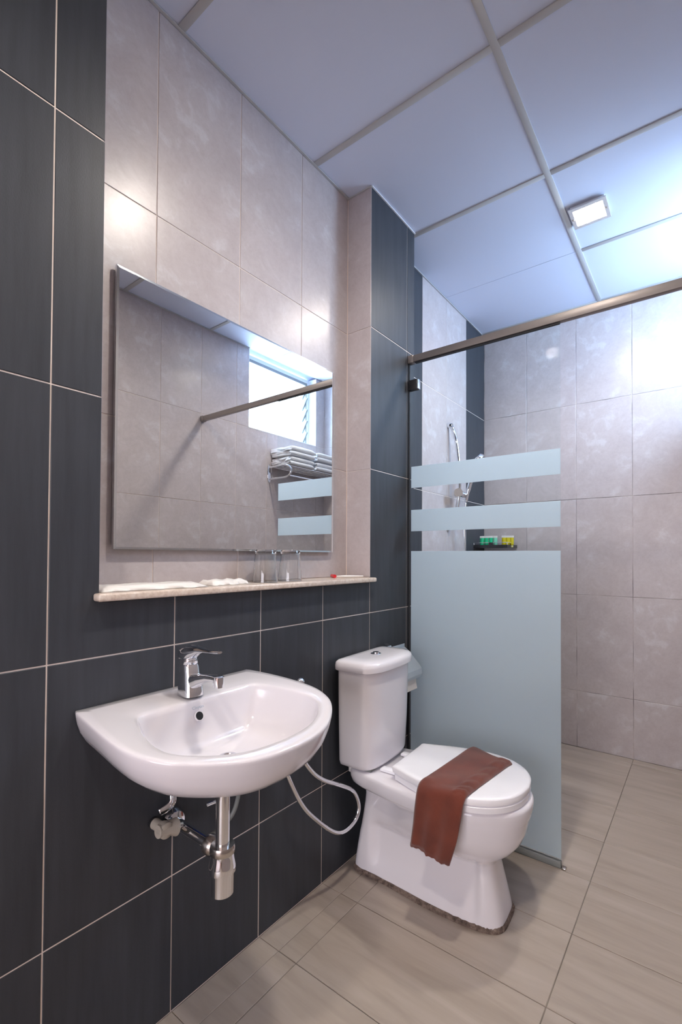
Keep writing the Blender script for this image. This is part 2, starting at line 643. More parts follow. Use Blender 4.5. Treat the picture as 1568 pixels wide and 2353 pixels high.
# ------------------------------------------------------------------ floor
bm = bmesh.new()
box(bm, X0, xw, YB - 0.12, YF + 0.15, -0.1, -E_)
fl = struct('floor', bm, M_GROUT_FLOOR)
fx = [0.0, 0.085, 0.157, 0.7725, 1.385, XR]
fy = [YB, -0.897, -0.597, -0.297, 0.003, 0.303, 0.603, 0.905, 1.207, 1.507, 1.80, 2.128, 2.733, YF]
for a, b in zip(fx[:-1], fx[1:]):
    for c, d in zip(fy[:-1], fy[1:]):
        gg = 0.0007 if (a < 0.08) else 0.0012
        a2 = a if a > 0 or d < YP else -D2
        place_tile('floor_tile', fl, [(a2 + 0.0010, c + gg), (b - gg, c + gg), (b - gg, d - gg), (a2 + 0.0010, d - gg)], (0, 0, 0), (1, 0, 0), (0, 1, 0), (0, 0, 1), M_FLOOR)

# ------------------------------------------------------------------ ceiling: boards on an exposed grid
bm = bmesh.new()
zc = H + 0.020
box(bm, X0, xw, YB - 0.12, YF + 0.15, zc, zc + 0.08)
box(bm, X0 - 0.02, X0, YB - 0.14, YF + 0.17, H - 0.05, zc + 0.08)
box(bm, xw, xw + 0.02, YB - 0.14, YF + 0.17, H, zc + 0.08)
box(bm, X0, xw, YB - 0.14, YB - 0.12, H - 0.05, zc + 0.08)
box(bm, X0, xw, YF + 0.15, YF + 0.17, H - 0.05, zc + 0.08)
ce = struct('ceiling', bm, M_CEIL)
BX = 0.611
CY = [YB, -0.2262, 0.375, 0.9766, 1.578, 2.180, 2.760, YF]
CXS = [-D2, BX, XR]
LAMPS = [(0.709, 1.902), (0.715, 0.63), (0.715, -0.62)]  # last one is added to lift the near floor and basin
bh = 0.012


def holed(name, x0, x1, y0, y1, hole):
    bm = bmesh.new()
    hx0, hx1, hy0, hy1 = hole
    z0, z1 = H + 0.0042, H + 0.012
    for (a, b, c, d) in ((x0, x1, y0, hy0), (x0, x1, hy1, y1), (x0, hx0, hy0, hy1), (hx1, x1, hy0, hy1)):
        box(bm, a, b, c, d, z0, z1)
    bmesh.ops.remove_doubles(bm, verts=bm.verts[:], dist=1e-5)
    return obj(name, bm, M_CEIL, ce)


for a, b in zip(CXS[:-1], CXS[1:]):
    for c, d in zip(CY[:-1], CY[1:]):
        ext = (a + (0.004 if a > 0 else -0.02), b - 0.004 if b < 1 else b, c + 0.004, d - 0.004)
        if d == 2.760 and b < 1:
            ext = (a - 0.02, b - 0.004, c + 0.001, d - 0.004)
        hole = None
        for lx, ly in LAMPS:
            if a < lx < b and c < ly < d:
                hole = (lx - 0.062, lx + 0.062, ly - 0.062, ly + 0.062)
        boxo('ceiling_panel', (*ext, H + 0.0042, H + 0.012), M_CEIL, ce)
boxo('grid_bar', (BX - bh, BX + bh, YB, YF, H, H + 0.004), M_GRID, ce, 0.0006)
for i, y in enumerate(CY[1:-1]):
    if y == 2.180:
        boxo('grid_bar', (-D2, BX - bh, y - 0.004, y + 0.003, H + 0.0026, H + 0.0042), M_CEIL, ce)
    else:
        boxo('grid_bar', (-D2 if y > YP else (-DN if N0 < y < N1 else 0), BX - bh, y - bh, y + bh, H + 0.0002, H + 0.004), M_GRID, ce, 0.0006)
    boxo('grid_bar', (BX + bh, XR, y - bh, y + bh, H + 0.0002, H + 0.004), M_GRID, ce, 0.0006)
for dims in ((-DN, -DN + 0.009, N0, N1, H - 0.0015, H + 0.003), (0.0005, 0.006, N1, YP, H - 0.0015, H + 0.003),
             (-DN, 0.003, N1 - 0.005, N1 - 0.0005, H - 0.002, H + 0.003), (-D2, -D2 + 0.006, YP, YF, H - 0.0015, H + 0.003),
             (0.0005, 0.008, YB, N0, H - 0.0015, H + 0.003), (-D2, XR, YF - 0.008, YF - 0.0005, H - 0.0015, H + 0.003),
             (XR - 0.009, XR - 0.0005, YB, WY0, H - 0.0015, H + 0.003)):
    boxo('wall_angle', dims, M_ALU if dims[0] > -0.01 and dims[1] < 0.01 and dims[2] > 1 else M_GRID, ce)

# recessed square lamps; the one near the doorway is added for brightness
for i, (lx, ly) in enumerate(LAMPS):
    t = thing('ceiling_lamp', ['square glass downlight in the ceiling above the shower', 'square glass downlight in the ceiling over the basin, out of frame', 'square downlight added near the doorway to brighten the floor and basin, out of frame'][i], 'lamp', (lx, ly, H), 'square downlights in the ceiling')
    bm = bmesh.new()
    q = 0.0755
    hole = 0.056
    for (a, b, c, d) in ((-q, q, -q, -hole), (-q, q, hole, q), (-q, -hole - 0.004, -hole, hole), (hole + 0.004, q, -hole, hole)):
        box(bm, a, b, c, d, -0.013, -0.008)
    obj('lamp_frame', bm, M_LFRAME, t)
    bm = bmesh.new()
    box(bm, -0.068, 0.068, -0.066, 0.066, -0.008, 0.004)
    obj('lamp_housing', bm, M_ALU, t)
    bm = bmesh.new()
    box(bm, -hole - 0.003, hole + 0.003, -hole + 0.001, hole - 0.001, -0.0125, -0.008)
    obj('diffuser', bm, M_LAMP, t)
    ld = bpy.data.lights.new('downlight', 'AREA')
    ld.shape = 'SQUARE'
    ld.size = 0.10
    ld.energy = DOWN
    ld.spread = math.radians(140)
    ld.color = (1.0, 0.92, 0.84)
    lo = bpy.data.objects.new('downlight', ld)
    COL.objects.link(lo)
    lo.location = (lx, ly, H - 0.0135)
    for sx in (-1, 1):
        latheo('screw', [(0.0045, -0.016), (0.0045, -0.0135), (0.003, -0.0125)], (sx * 0.0675, 0, 0), M_BRASS, t, seg=12)

# ------------------------------------------------------------------ louvred window
bm = bmesh.new()
xo = XR + 0.15
f0, f1 = XR + 0.085, XR + 0.135
box(bm, f0, f1, WY0, WY0 + 0.03, WZ0, ZT)
box(bm, f0, f1, WY1 - 0.03, WY1, WZ0, ZT)
box(bm, f0, f1, WY0 + 0.03, WY1 - 0.03, ZT - 0.03, ZT)
box(bm, f0, f1, WY0 + 0.03, WY1 - 0.03, WZ0, WZ0 + 0.025)
wn = struct('window_1', bm, M_ALU)
bm = bmesh.new()
box(bm, XR - 0.001, f0, WY0 - 0.001, WY0 + 0.004, WZ0, ZT)
box(bm, XR - 0.001, f0, WY1 - 0.004, WY1 + 0.001, WZ0, ZT)
box(bm, XR - 0.001, f0, WY0, WY1, WZ0 - 0.001, WZ0 + 0.004)
obj('reveal', bm, M_ALU, wn)
boxo('head_gap', (f0 - 0.004, f0 + 0.01, WY0 + 0.03, WY1 - 0.03, ZT - 0.055, ZT - 0.031), M_GREY, wn)
for y0 in (WY0 + 0.03, WY1 - 0.036):
    boxo('louver_channel', (f0 + 0.004, f0 + 0.012, y0, y0 + 0.006, WZ0 + 0.025, ZT - 0.05), M_GREY, wn)
nl = 5
zz0, zz1 = WZ0 + 0.03, ZT - 0.06
for i in range(nl):
    zc_ = zz0 + (i + 0.5) * (zz1 - zz0) / nl
    bm = bmesh.new()
    hh = (zz1 - zz0) / nl * 0.56
    ca, sa = math.cos(0.55), math.sin(0.55)
    r = [[(f0 + 0.02 - dz * sa + dx * ca, y, zc_ + dz * ca + dx * sa) for dx, dz in ((-0.0025, -hh), (0.0025, -hh), (0.0025, hh), (-0.0025, hh))] for y in (WY0 + 0.036, WY1 - 0.036)]
    loft(bm, r)
    lv = obj('louver', bm, M_GLASS, wn)
    bm = bmesh.new()
    hb = hh * 1.05
    r = [[(f0 + 0.02 - dz * sa + dx * ca, y, zc_ + dz * ca + dx * sa) for dx, dz in ((-0.014, -hb), (0.014, -hb), (0.014, hb), (-0.014, hb))] for y in (WY1 - 0.050, WY1 - 0.0365)]
    loft(bm, r)
    obj('louver_clip', bm, M_GREY, lv)

# ------------------------------------------------------------------ mirror and stone ledge
mr = thing('wall_mirror', 'frameless rectangular mirror in the pale tiled niche above the ledge', 'mirror', (-0.112, 0.637, 1.199))
MY0, MY1, MZ0, MZ1 = 0.189, 1.085, 1.199, 1.943
bm = bmesh.new()
b_ = 0.006
r0 = [(-0.116, MY0, MZ0), (-0.116, MY1, MZ0), (-0.116, MY1, MZ1), (-0.116, MY0, MZ1)]
r1 = [(-0.1065, MY0, MZ0), (-0.1065, MY1, MZ0), (-0.1065, MY1, MZ1), (-0.1065, MY0, MZ1)]
r2 = [(-0.1055, MY0 + b_, MZ0 + b_), (-0.1055, MY1 - b_, MZ0 + b_), (-0.1055, MY1 - b_, MZ1 - b_), (-0.1055, MY0 + b_, MZ1 - b_)]
loft(bm, [r0, r1, r2], True, False)
keep(obj('bevelled_edge', bm, M_MEDGE), mr)
keep(boxo('mirror_glass', (-0.110, -0.1052, MY0 + b_, MY1 - b_, MZ0 + b_, MZ1 - b_), M_MIRROR), mr)
keep(boxo('backing', (-DN, -0.1162, MY0 + 0.02, MY1 - 0.02, MZ0 + 0.02, MZ1 - 0.02), M_GREY), mr)

bm = bmesh.new()
box(bm, -DN + 0.0005, 0.0, N0 + 0.0005, N1 - 0.0005, SH0, SH1)
box(bm, 0.0, 0.031, 0.0915, 1.206, SH0, SH1, 0.005, 3)
tag(obj('ledge_shelf', bm, M_LEDGE, None, True, 40), 'beige stone ledge shelf running below the mirror', 'shelf')


# ------------------------------------------------------------------ things on the ledge
def packet(name, label, cx_, cy_, lx, ly, h, rz, seed, cr=0.06):
    rnd = random.Random(seed)
    bm = bmesh.new()
    nx, ny = 10, 22
    P = {}
    for s in (0, 1):
        for i in range(nx + 1):
            for j in range(ny + 1):
                u_, v_ = i / nx * 2 - 1, j / ny * 2 - 1
                e = (1 - abs(u_) ** 4) * (1 - abs(v_) ** 6)
                jx = rnd.uniform(-.004, .004) if abs(u_) == 1 or abs(v_) == 1 else 0
                z = 0.0012 + s * (h * min(1.0, e * 1.6) ** 0.7 * (0.88 + cr * math.sin(9 * v_ + 5 * u_)) + (rnd.uniform(-cr, cr) * .008 if e > .1 else 0))
                P[s, i, j] = bm.verts.new((u_ * lx / 2 + jx, v_ * ly / 2 + jx, z - (0.0012 if s == 0 else 0)))
    for s in (0, 1):
        for i in range(nx):
            for j in range(ny):
                q = [P[s, i, j], P[s, i + 1, j], P[s, i + 1, j + 1], P[s, i, j + 1]]
                bm.faces.new(q if s else q[::-1])
    rim = [(i, 0) for i in range(nx)] + [(nx, j) for j in range(ny)] + [(i, ny) for i in range(nx, 0, -1)] + [(0, j) for j in range(ny, 0, -1)]
    for (a, b), (c, d) in zip(rim, rim[1:] + rim[:1]):
        bm.faces.new((P[0, a, b], P[0, c, d], P[1, c, d], P[1, a, b]))
    o = obj(name, bm, M_PAPER, None, True)
    o.location = (cx_, cy_, SH1 + 0.0003)
    o.rotation_euler.z = rz
    return tag(o, label, 'packet')


packet('paper_packet', 'long flat white paper packet at the left end of the ledge', -0.055, 0.258, 0.105, 0.285, 0.014, -0.06, 3)
packet('wrapped_packet', 'small crumpled white wrapped packet on the ledge beside the long paper packet', -0.062, 0.505, 0.075, 0.15, 0.015, 0.12, 5, 0.13)


def tumbler(y, x, label):
    t = thing('drinking_glass', label, 'glass', (x, y, SH1), 'upturned tumblers on the ledge')
    ro0, ro1, hh = 0.041, 0.034, 0.108
    prof = [(ro0 - 0.0016, 0.0003), (ro0, 0.0006), (ro1, hh - 0.003), (ro1 - 0.002, hh), (0.0005, hh), ]
    inner = [(0.0005, hh - 0.012), (ro1 - 0.004, hh - 0.012), (ro1 - 0.0022, hh - 0.016), (ro0 - 0.0018, 0.0003)]
    bm = bmesh.new()
    lathe(bm, prof + inner, (0, 0, 0), 'Z', 40, False)
    bmesh.ops.remove_doubles(bm, verts=bm.verts[:], dist=1e-6)
    obj('glass_body', bm, M_TUMBLER, t, True, 35)


tumbler(0.665, -0.052, 'clear upturned tumbler on the ledge, left of the pair')
tumbler(0.780, -0.050, 'clear upturned tumbler on the ledge, right of the pair')

t = thing('razor', 'white disposable razor with a red head guard at the right end of the ledge', 'razor', (-0.055, 1.09, SH1))
d_ = Vector((0.56, 0.83, 0)).normalized()
pp = [Vector((0, 0, 0.006)) + d_ * s for s in (-0.03, -0.005, 0.02, 0.05, 0.085)]
tubeo('handle', pp, [0.003, 0.006, 0.0065, 0.0055, 0.0035], M_WHITEP, t, 10, 0.7)
s_ = Vector((-d_.y, d_.x, 0))
q0 = -d_ * 0.042 + Vector((0, 0, 0.0075))
bm = bmesh.new()
tube(bm, [q0 - s_ * 0.02, q0 + s_ * 0.02], 0.0072, 8)
obj('red_guard', bm, M_RED, t)['label'] = 'red head guard'


# ------------------------------------------------------------------ wash basin
BY = 0.300
basin = thing('wash_basin', 'white wall-hung porcelain wash basin on the dark tiled wall', 'basin', (0, BY, 0.839))


def densify(half):
    """half outline (x, w) back to front -> closed polygon, y>0 then y<0"""
    c = catmull([Vector((a, b, 0)) for a, b in half], 6)
    pos = [(p.x, p.y) for p in c]
    neg = [(x, -y) for x, y in reversed(pos)][1:]
    return pos + neg


def ray_outline(poly, c, n):
    out = []
    m = len(poly)
    for i in range(n):
        a = 2 * math.pi * (i + 0.5) / n
        dx, dy = math.cos(a), math.sin(a)
        best = 0
        for j in range(m):
            x1, y1 = poly[j][0] - c[0], poly[j][1] - c[1]
            x2, y2 = poly[(j + 1) % m][0] - c[0], poly[(j + 1) % m][1] - c[1]
            ex, ey = x2 - x1, y2 - y1
            den = dx * ey - dy * ex
            if abs(den) < 1e-12:
                continue
            t = (x1 * ey - y1 * ex) / den
            u_ = (x1 * dy - y1 * dx) / den
            if t > 0 and -1e-6 <= u_ <= 1 + 1e-6:
                best = max(best, t)
        out.append((c[0] + dx * best, c[1] + dy * best))
    return out


BO = densify([(0.001, 0.246), (0.10, 0.2575), (0.19, 0.266), (0.26, 0.265), (0.31, 0.250), (0.345, 0.228), (0.378, 0.192), (0.405, 0.152), (0.425, 0.110), (0.437, 0.060), (0.441, 0.0)])
BI = densify([(0.122, 0.150), (0.128, 0.166), (0.155, 0.180), (0.21, 0.200), (0.27, 0.212), (0.315, 0.203), (0.35, 0.172), (0.378, 0.128), (0.396, 0.072), (0.402, 0.0)])
NB = 160
cc = (0.235, 0.0)
ro = ray_outline(BO, cc, NB)
ri = ray_outline(BI, cc, NB)


def rimz(x):
    return -0.23 * x * x


rings = []
for s, drop in ((0.10, 0.139), (0.34, 0.138), (0.47, 0.133), (0.59, 0.123), (0.71, 0.109), (0.82, 0.091), (0.905, 0.070), (0.958, 0.047), (0.986, 0.026), (0.998, 0.010), (1.0, 0.005), (0.998, 0.002), (0.991, 0.0)):
    sx = 0.42 + 0.58 * s
    fade = 0.35 + 0.65 * s
    rings.append([(x * sx, y * s, rimz(x) * fade - drop) for x, y in ro])
# rim slopes in to the bowl
for f, dz in ((0.20, 0.0003), (0.60, -0.0006), (0.88, -0.0022), (0.96, -0.0042), (1.0, -0.0085)):
    rg = []
    for (x, y), (x2, y2) in zip(ro, ri):
        px, py = x * .991 + (x2 - x * .991) * f, y * .991 + (y2 - y * .991) * f
        rg.append((px, py, rimz(px) + dz))
    rings.append(rg)
dc = (0.222, 0.0)
for s, drop in ((0.985, 0.018), (0.940, 0.048), (0.875, 0.075), (0.78, 0.097), (0.64, 0.112), (0.45, 0.120), (0.25, 0.124), (0.115, 0.127)):
    rings.append([(dc[0] + (x - dc[0]) * s, y * s, rimz(x) * max(0.0, (s - 0.4) / 0.6) - drop) for x, y in ri])
bm = bmesh.new()
loft(bm, rings, True, True)
obj('basin_body', bm, M_PORC, basin, True)
latheo('drain', [(0.0215, -0.1245), (0.021, -0.122), (0.015, -0.1215), (0.0135, -0.1245), (0.003, -0.125)], (dc[0], 0, 0), M_CHROME, basin)
# overflow hole on the sloping back of the bowl, with the maker's name above it
bn = Vector((0.90, 0.0, 0.43)).normalized()
oc = Vector((0.1355, -0.018, -0.043))
bm = bmesh.new()
tu = Vector((0, 1, 0))
tv = bn.cross(tu)
rg = []
for rr_, w_ in ((0.0125, -0.004), (0.0125, 0.0012), (0.0108, 0.0022), (0.0098, 0.0010)):
    rg.append([oc + bn * w_ + (tu * math.cos(a) + tv * math.sin(a)) * rr_ for a in [2 * math.pi * q / 28 for q in range(28)]])
loft(bm, rg, True, False)
obj('overflow_ring', bm, M_PORC, basin, True)
bm = bmesh.new()
loft(bm, [[oc + bn * w_ + (tu * math.cos(a) + tv * math.sin(a)) * 0.0100 for a in [2 * math.pi * q / 28 for q in range(28)]] for w_ in (-0.002, 0.0012)])
obj('overflow_hole', bm, M_HOLE, basin)


def lettering(text, size, loc, xdir, ydir, mat, name='lettering', depth=0.0002):
    cu = bpy.data.curves.new('txt', 'FONT')
    cu.body = text
    cu.size = size
    cu.align_x = 'CENTER'
    cu.align_y = 'CENTER'
    cu.extrude = depth
    to = bpy.data.objects.new('txt', cu)
    COL.objects.link(to)
    dg = bpy.context.evaluated_depsgraph_get()
    me = bpy.data.meshes.new_from_object(to.evaluated_get(dg))
    bpy.data.objects.remove(to, do_unlink=True)
    me.materials.clear()
    o = link(name, me, mat)
    x, y = Vector(xdir).normalized(), Vector(ydir).normalized()
    z = x.cross(y)
    l = Vector(loc)
    o.matrix_world = Matrix(((x.x, y.x, z.x, l.x), (x.y, y.y, z.y, l.y), (x.z, y.z, z.z, l.z), (0, 0, 0, 1)))
    return o


o = lettering('Claytan', 0.0105, Vector((0, BY, 0.839)) + oc + bn * 0.0015 - tv * 0.0 + Vector((-0.0085, 0.001, 0.0185)), (0, 1, 0), (-0.43, 0, 0.90), M_PRINT)
keep(o, basin)

# mixer tap
tap = thing('basin_tap', 'chrome single-lever mixer tap on the back of the wash basin', 'tap', (0.088, 0.288, 0.8385))


def rrect(cx_, cy_, hx, hy, r, z, n=6):
    out = []
    for sx, sy, a0 in ((1, 1, 0), (-1, 1, 90), (-1, -1, 180), (1, -1, 270)):
        for q in range(n + 1):
            a = math.radians(a0 + 90 * q / n)
            out.append(Vector((cx_ + sx * (hx - r) + r * math.cos(a), cy_ + sy * (hy - r) + r * math.sin(a), z)))
    return out


bm = bmesh.new()
loft(bm, [rrect(0.002, 0, 0.031, 0.0265, 0.020, 0.0005), rrect(0.002, 0, 0.0305, 0.026, 0.020, 0.006), rrect(0.001, 0, 0.028, 0.0240, 0.018, 0.03), rrect(-0.002, 0, 0.0225, 0.0205, 0.016, 0.055), rrect(-0.003, 0, 0.0215, 0.0200, 0.016, 0.070), rrect(-0.003, 0, 0.0195, 0.0185, 0.016, 0.076)])
obj('body', bm, M_CHROME, tap, True, 50)
bm = bmesh.new()
sp = [(-0.006, 0.028, 0.0195, 0.020), (0.02, 0.034, 0.019, 0.020), (0.045, 0.045, 0.0175, 0.0145), (0.075, 0.053, 0.0145, 0.0085), (0.10, 0.0545, 0.0135, 0.0075), (0.114, 0.054, 0.012, 0.0065)]
rg = []
for x, z, hy, hz in sp:
    rg.append([Vector((x, hy * math.copysign(abs(math.sin(a)) ** 0.7, math.sin(a)), z + hz * math.copysign(abs(math.cos(a)) ** 0.7, math.cos(a)))) for a in [2 * math.pi * q / 24 for q in range(24)]])
loft(bm, rg)
obj('spout', bm, M_CHROME, tap, True, 50)
latheo('aerator', [(0.0118, 0.036), (0.0118, 0.043), (0.0128, 0.0435), (0.0128, 0.060), (0.010, 0.062)], (0.112, 0, 0), M_CHROME, tap)
latheo('cartridge_collar', [(0.0185, 0.075), (0.0205, 0.078), (0.0205, 0.086), (0.0175, 0.088)], (-0.003, 0, 0), M_CHROME, tap)
bm = bmesh.new()
sp = [(-0.032, 0.094, 0.012, 0.008), (-0.025, 0.0975, 0.0205, 0.0155), (0.0, 0.1015, 0.0235, 0.020), (0.02, 0.107, 0.0215, 0.0155), (0.040, 0.1125, 0.0150, 0.0080), (0.06, 0.1145, 0.0105, 0.004), (0.085, 0.1155, 0.0095, 0.0038), (0.105, 0.117, 0.010, 0.0042), (0.116, 0.1175, 0.007, 0.003)]
rg = []
for x, z, hy, hz in sp:
    rg.append([Vector((x, hy * math.sin(a), z + hz * math.cos(a))) for a in [2 * math.pi * q / 24 for q in range(24)]])
loft(bm, rg)
lev = obj('lever', bm, M_CHROME, tap, True, 60)
latheo('lever_boss', [(0.0190, 0.087), (0.0195, 0.092), (0.0185, 0.104)], (-0.003, 0, 0), M_CHROME, tap)
bm = bmesh.new()
lathe(bm, [(0.0036, 0.0), (0.0036, 0.0012)], (0.0155, -0.0015, 0.098), 'X', 14)
obj('marker_dot', bm, M_BLUE, lev)['label'] = 'blue cold marker'
bm = bmesh.new()
lathe(bm, [(0.0036, 0.0), (0.0036, 0.0010)], (0.0155, 0.0020, 0.098), 'X', 14)
obj('marker_dot', bm, M_RED, lev)['label'] = 'red hot marker'

# bottle trap
TX, TY = 0.205, 0.300
trap = thing('bottle_trap', 'chrome bottle trap and waste pipe hanging below the wash basin', 'pipe', (TX, TY, 0.39))
latheo('waste_flange', [(0.017, 0.318), (0.026, 0.312), (0.0265, 0.300), (0.023, 0.292), (0.017, 0.290)], (0, 0, 0), M_BRASS, trap)
latheo('tail_pipe', [(0.0165, 0.09), (0.0165, 0.312)], (0, 0, 0), M_CHROME, trap)
latheo('trap_collar', [(0.017, 0.118), (0.0275, 0.117), (0.0295, 0.112), (0.0295, 0.100), (0.027, 0.097)], (0, 0, 0), M_BRASS, trap)
latheo('trap_bottle', [(0.010, 0.000), (0.022, 0.0015), (0.0265, 0.006), (0.0272, 0.052), (0.0275, 0.054), (0.031, 0.056), (0.0315, 0.062), (0.031, 0.072), (0.0275, 0.088), (0.0265, 0.099), (0.017, 0.10)], (0, 0, 0), M_CHROME, trap)
tubeo('waste_arm', [(-0.015, 0, 0.098), (-0.06, 0, 0.100), (-TX + 0.002, 0, 0.103)], 0.0135, M_CHROME, trap, 20)
latheo('arm_nut', [(0.015, -0.052), (0.023, -0.050), (0.024, -0.036), (0.017, -0.026)], (0, 0, 0.099), M_BRASS, trap, 'X')
latheo('wall_flange', [(0.031, -TX + 0.001), (0.031, -TX + 0.004), (0.026, -TX + 0.014), (0.015, -TX + 0.018)], (0, 0, 0.103), M_CHROME, trap, 'X')

# basin stop valve with its grey supply hose
valve = thing('stop_valve', 'cream plastic stop valve on the wall below the wash basin', 'valve', (0, 0.245, 0.512))
latheo('wall_plug', [(0.013, 0.0005), (0.013, 0.010)], (0, 0, 0), M_BLACK, valve, 'X')
latheo('valve_body', [(0.0135, 0.010), (0.0125, 0.035), (0.0165, 0.040), (0.019, 0.046), (0.019, 0.062), (0.014, 0.066)], (0, 0, 0), M_VALVE, valve, 'X')
bm = bmesh.new()
tube(bm, [(0.052, -0.018, 0.002), (0.052, 0.012, -0.002), (0.053, 0.030, -0.006)], [0.015, 0.017, 0.0215], 18)
obj('outlet', bm, M_VALVE, valve, True, 50)
tubeo('hose_nut', [(0.053, 0.030, -0.006), (0.053, 0.046, -0.008)], [0.013, 0.009], M_BRASS, valve, 10)

def hose(name, pts, r, mat, label, cat='hose', n=14):
    o = tubeo(name, catmull(pts, n), r, mat, None, 14)
    return tag(o, label, cat)


hose('supply_hose', [(0.053, 0.292, 0.504), (0.060, 0.312, 0.468), (0.090, 0.345, 0.462), (0.125, 0.388, 0.505), (0.118, 0.420, 0.555), (0.090, 0.450, 0.610), (0.070, 0.430, 0.665), (0.070, 0.385, 0.70)], 0.0055, M_GREY, 'thin grey supply hose curling under the wash basin to the tap')
hose('tap_hose', [(0.10, 0.300, 0.70), (0.125, 0.335, 0.62), (0.135, 0.352, 0.575), (0.10, 0.335, 0.55)], 0.005, M_CHROME, 'short chrome hose behind the waste pipe below the wash basin')
mb = thing('mounting_bolt', 'blue capped mounting bolt with a chrome nut under the wash basin', 'bolt', (0.0, 0.345, 0.585))
tubeo('blue_cap', [(0.001, 0, 0.02), (0.05, -0.003, 0.012)], 0.017, M_BLUE, mb, 12)
tubeo('nut', [(0.05, -0.003, 0.012), (0.068, -0.004, 0.010)], 0.0125, M_CHROME, mb, 6)
tubeo('stud', [(0.068, -0.004, 0.010), (0.08, -0.005, 0.008)], 0.006, M_BRASS, mb, 10)
br = thing('basin_bracket', 'bright metal strap bracket above the wall flange below the wash basin', 'bracket', (0.0, 0.285, 0.55))
bm = bmesh.new()
tube(bm, catmull([(0.006, 0.0, 0.11), (0.012, 0.006, 0.03), (0.02, 0.0, 0.0), (0.012, -0.03, -0.015)], 6), 0.010, 10, 0.5)
obj('strap', bm, M_CHROME, br, True)

# bidet spray with its loop of hose
bs = thing('bidet_spray', 'chrome hand bidet spray on the wall behind the right side of the wash basin', 'spray', (0.0, 0.715, 0.72))
latheo('wall_plate', [(0.022, 0.0005), (0.022, 0.006), (0.012, 0.010)], (0, 0, 0), M_CHROME, bs, 'X')
tubeo('holder', [(0.008, 0, 0), (0.06, 0, 0.004)], 0.010, M_CHROME, bs, 14)
bm = bmesh.new()
tube(bm, catmull([(0.066, 0.004, -0.10), (0.066, 0.0, -0.02), (0.066, -0.006, 0.03), (0.075, -0.02, 0.058), (0.095, -0.034, 0.066)], 5), [0.010] * 12 + [0.013] * 9, 14)
obj('spray_head', bm, M_CHROME, bs, True)
tubeo('trigger', [(0.072, 0.008, 0.03), (0.078, 0.03, 0.028), (0.076, 0.034, 0.00)], 0.005, M_CHROME, bs, 10)
hose('bidet_hose', [(0.066, 0.719, 0.622), (0.078, 0.705, 0.55), (0.082, 0.745, 0.485), (0.085, 0.805, 0.432), (0.09, 0.90, 0.378), (0.09, 0.970, 0.330), (0.09, 1.002, 0.268), (0.09, 0.985, 0.226), (0.09, 0.925, 0.212), (0.09, 0.86, 0.236), (0.088, 0.775, 0.310), (0.085, 0.700, 0.395), (0.08, 0.635, 0.520), (0.07, 0.615, 0.62)], 0.0075, M_CHROME, 'shiny bidet spray hose hanging in a loop between basin and toilet')
bv = thing('bidet_valve', 'chrome angle valve on the wall feeding the bidet spray hose', 'valve', (0.0, 0.612, 0.645))
tubeo('valve_stem', [(0.001, 0, 0), (0.075, 0, 0)], 0.012, M_CHROME, bv, 14)
tubeo('valve_outlet', [(0.070, 0.002, 0.004), (0.070, 0.003, -0.024)], 0.011, M_CHROME, bv, 6)

# ------------------------------------------------------------------ toilet
toilet = thing('toilet', 'white close-coupled toilet standing against the dark tiled wall', 'toilet', (0, 1.112, 0))
toilet.rotation_euler.z = math.radians(2.6)


def sgp(v_, p):
    return math.copysign(abs(v_) ** p, v_)


def section(z, xb, xf, wb_, wf_, nf, nb=6.0, n=96, rec=0.0, xm=0.2, xs=0.22):
    out = []
    xc = xb + (xf - xb) * 0.55
    for i in range(n):
        a = 2 * math.pi * i / n
        ca_, sa_ = math.cos(a), math.sin(a)
        if ca_ >= 0:
            x = xc + (xf - xc) * sgp(ca_, 2 / nf)
            y = sgp(sa_, 2 / nf)
        else:
            x = xc + (xc - xb) * sgp(ca_, 2 / nb)
            y = sgp(sa_, 2 / nb)
        wd = wb_ + (wf_ - wb_) * sm(x, xm, xm + xs)
        if rec:
            wd -= rec * sm(x, 0.10, 0.15) * (1 - sm(x, 0.505, 0.535))
        out.append(Vector((x, y * wd, z)))
    return out


secs = [(0.004, .035, .598, .084, .104, 4.6, .0), (0.03, .037, .594, .083, .102, 4.6, .002), (0.055, .040, .588, .082, .100, 4.6, .016), (0.10, .048, .578, .082, .096, 4.4, .022),
        (0.15, .058, .566, .083, .093, 4.2, .024), (0.178, .065, .560, .084, .093, 3.8, .024), (0.190, .067, .560, .084, .096, 3.5, .023), (0.204, .070, .573, .085, .112, 2.9, .012), (0.220, .073, .595, .086, .128, 2.7, .006), (0.241, .077, .619, .087, .143, 2.55, .003),
        (0.268, .082, .639, .088, .157, 2.45, 0), (0.302, .086, .653, .090, .170, 2.35, 0), (0.338, .086, .660, .098, .178, 2.3, 0), (0.347, .060, .663, .124, .182, 2.3, 0),
        (0.356, .048, .666, .132, .185, 2.25, 0), (0.372, .042, .669, .135, .187, 2.25, 0), (0.390, .040, .671, .136, .189, 2.25, 0), (0.399, .042, .669, .134, .187, 2.25, 0), (0.403, .048, .662, .128, .181, 2.25, 0)]
bm = bmesh.new()
loft(bm, [section(z, xb, xf, a, b, nf, 9.0, 220, rec, *((0.18, 0.20) if z < 0.345 else (-0.02, 0.46))) for z, xb, xf, a, b, nf, rec in secs])
obj('bowl', bm, M_PORC, toilet, True, 60)
bm = bmesh.new()
mo = section(0, .031, .603, .088, .108, 4.2, 9.0, 120, 0, 0.18, 0.20)
rnd = random.Random(4)
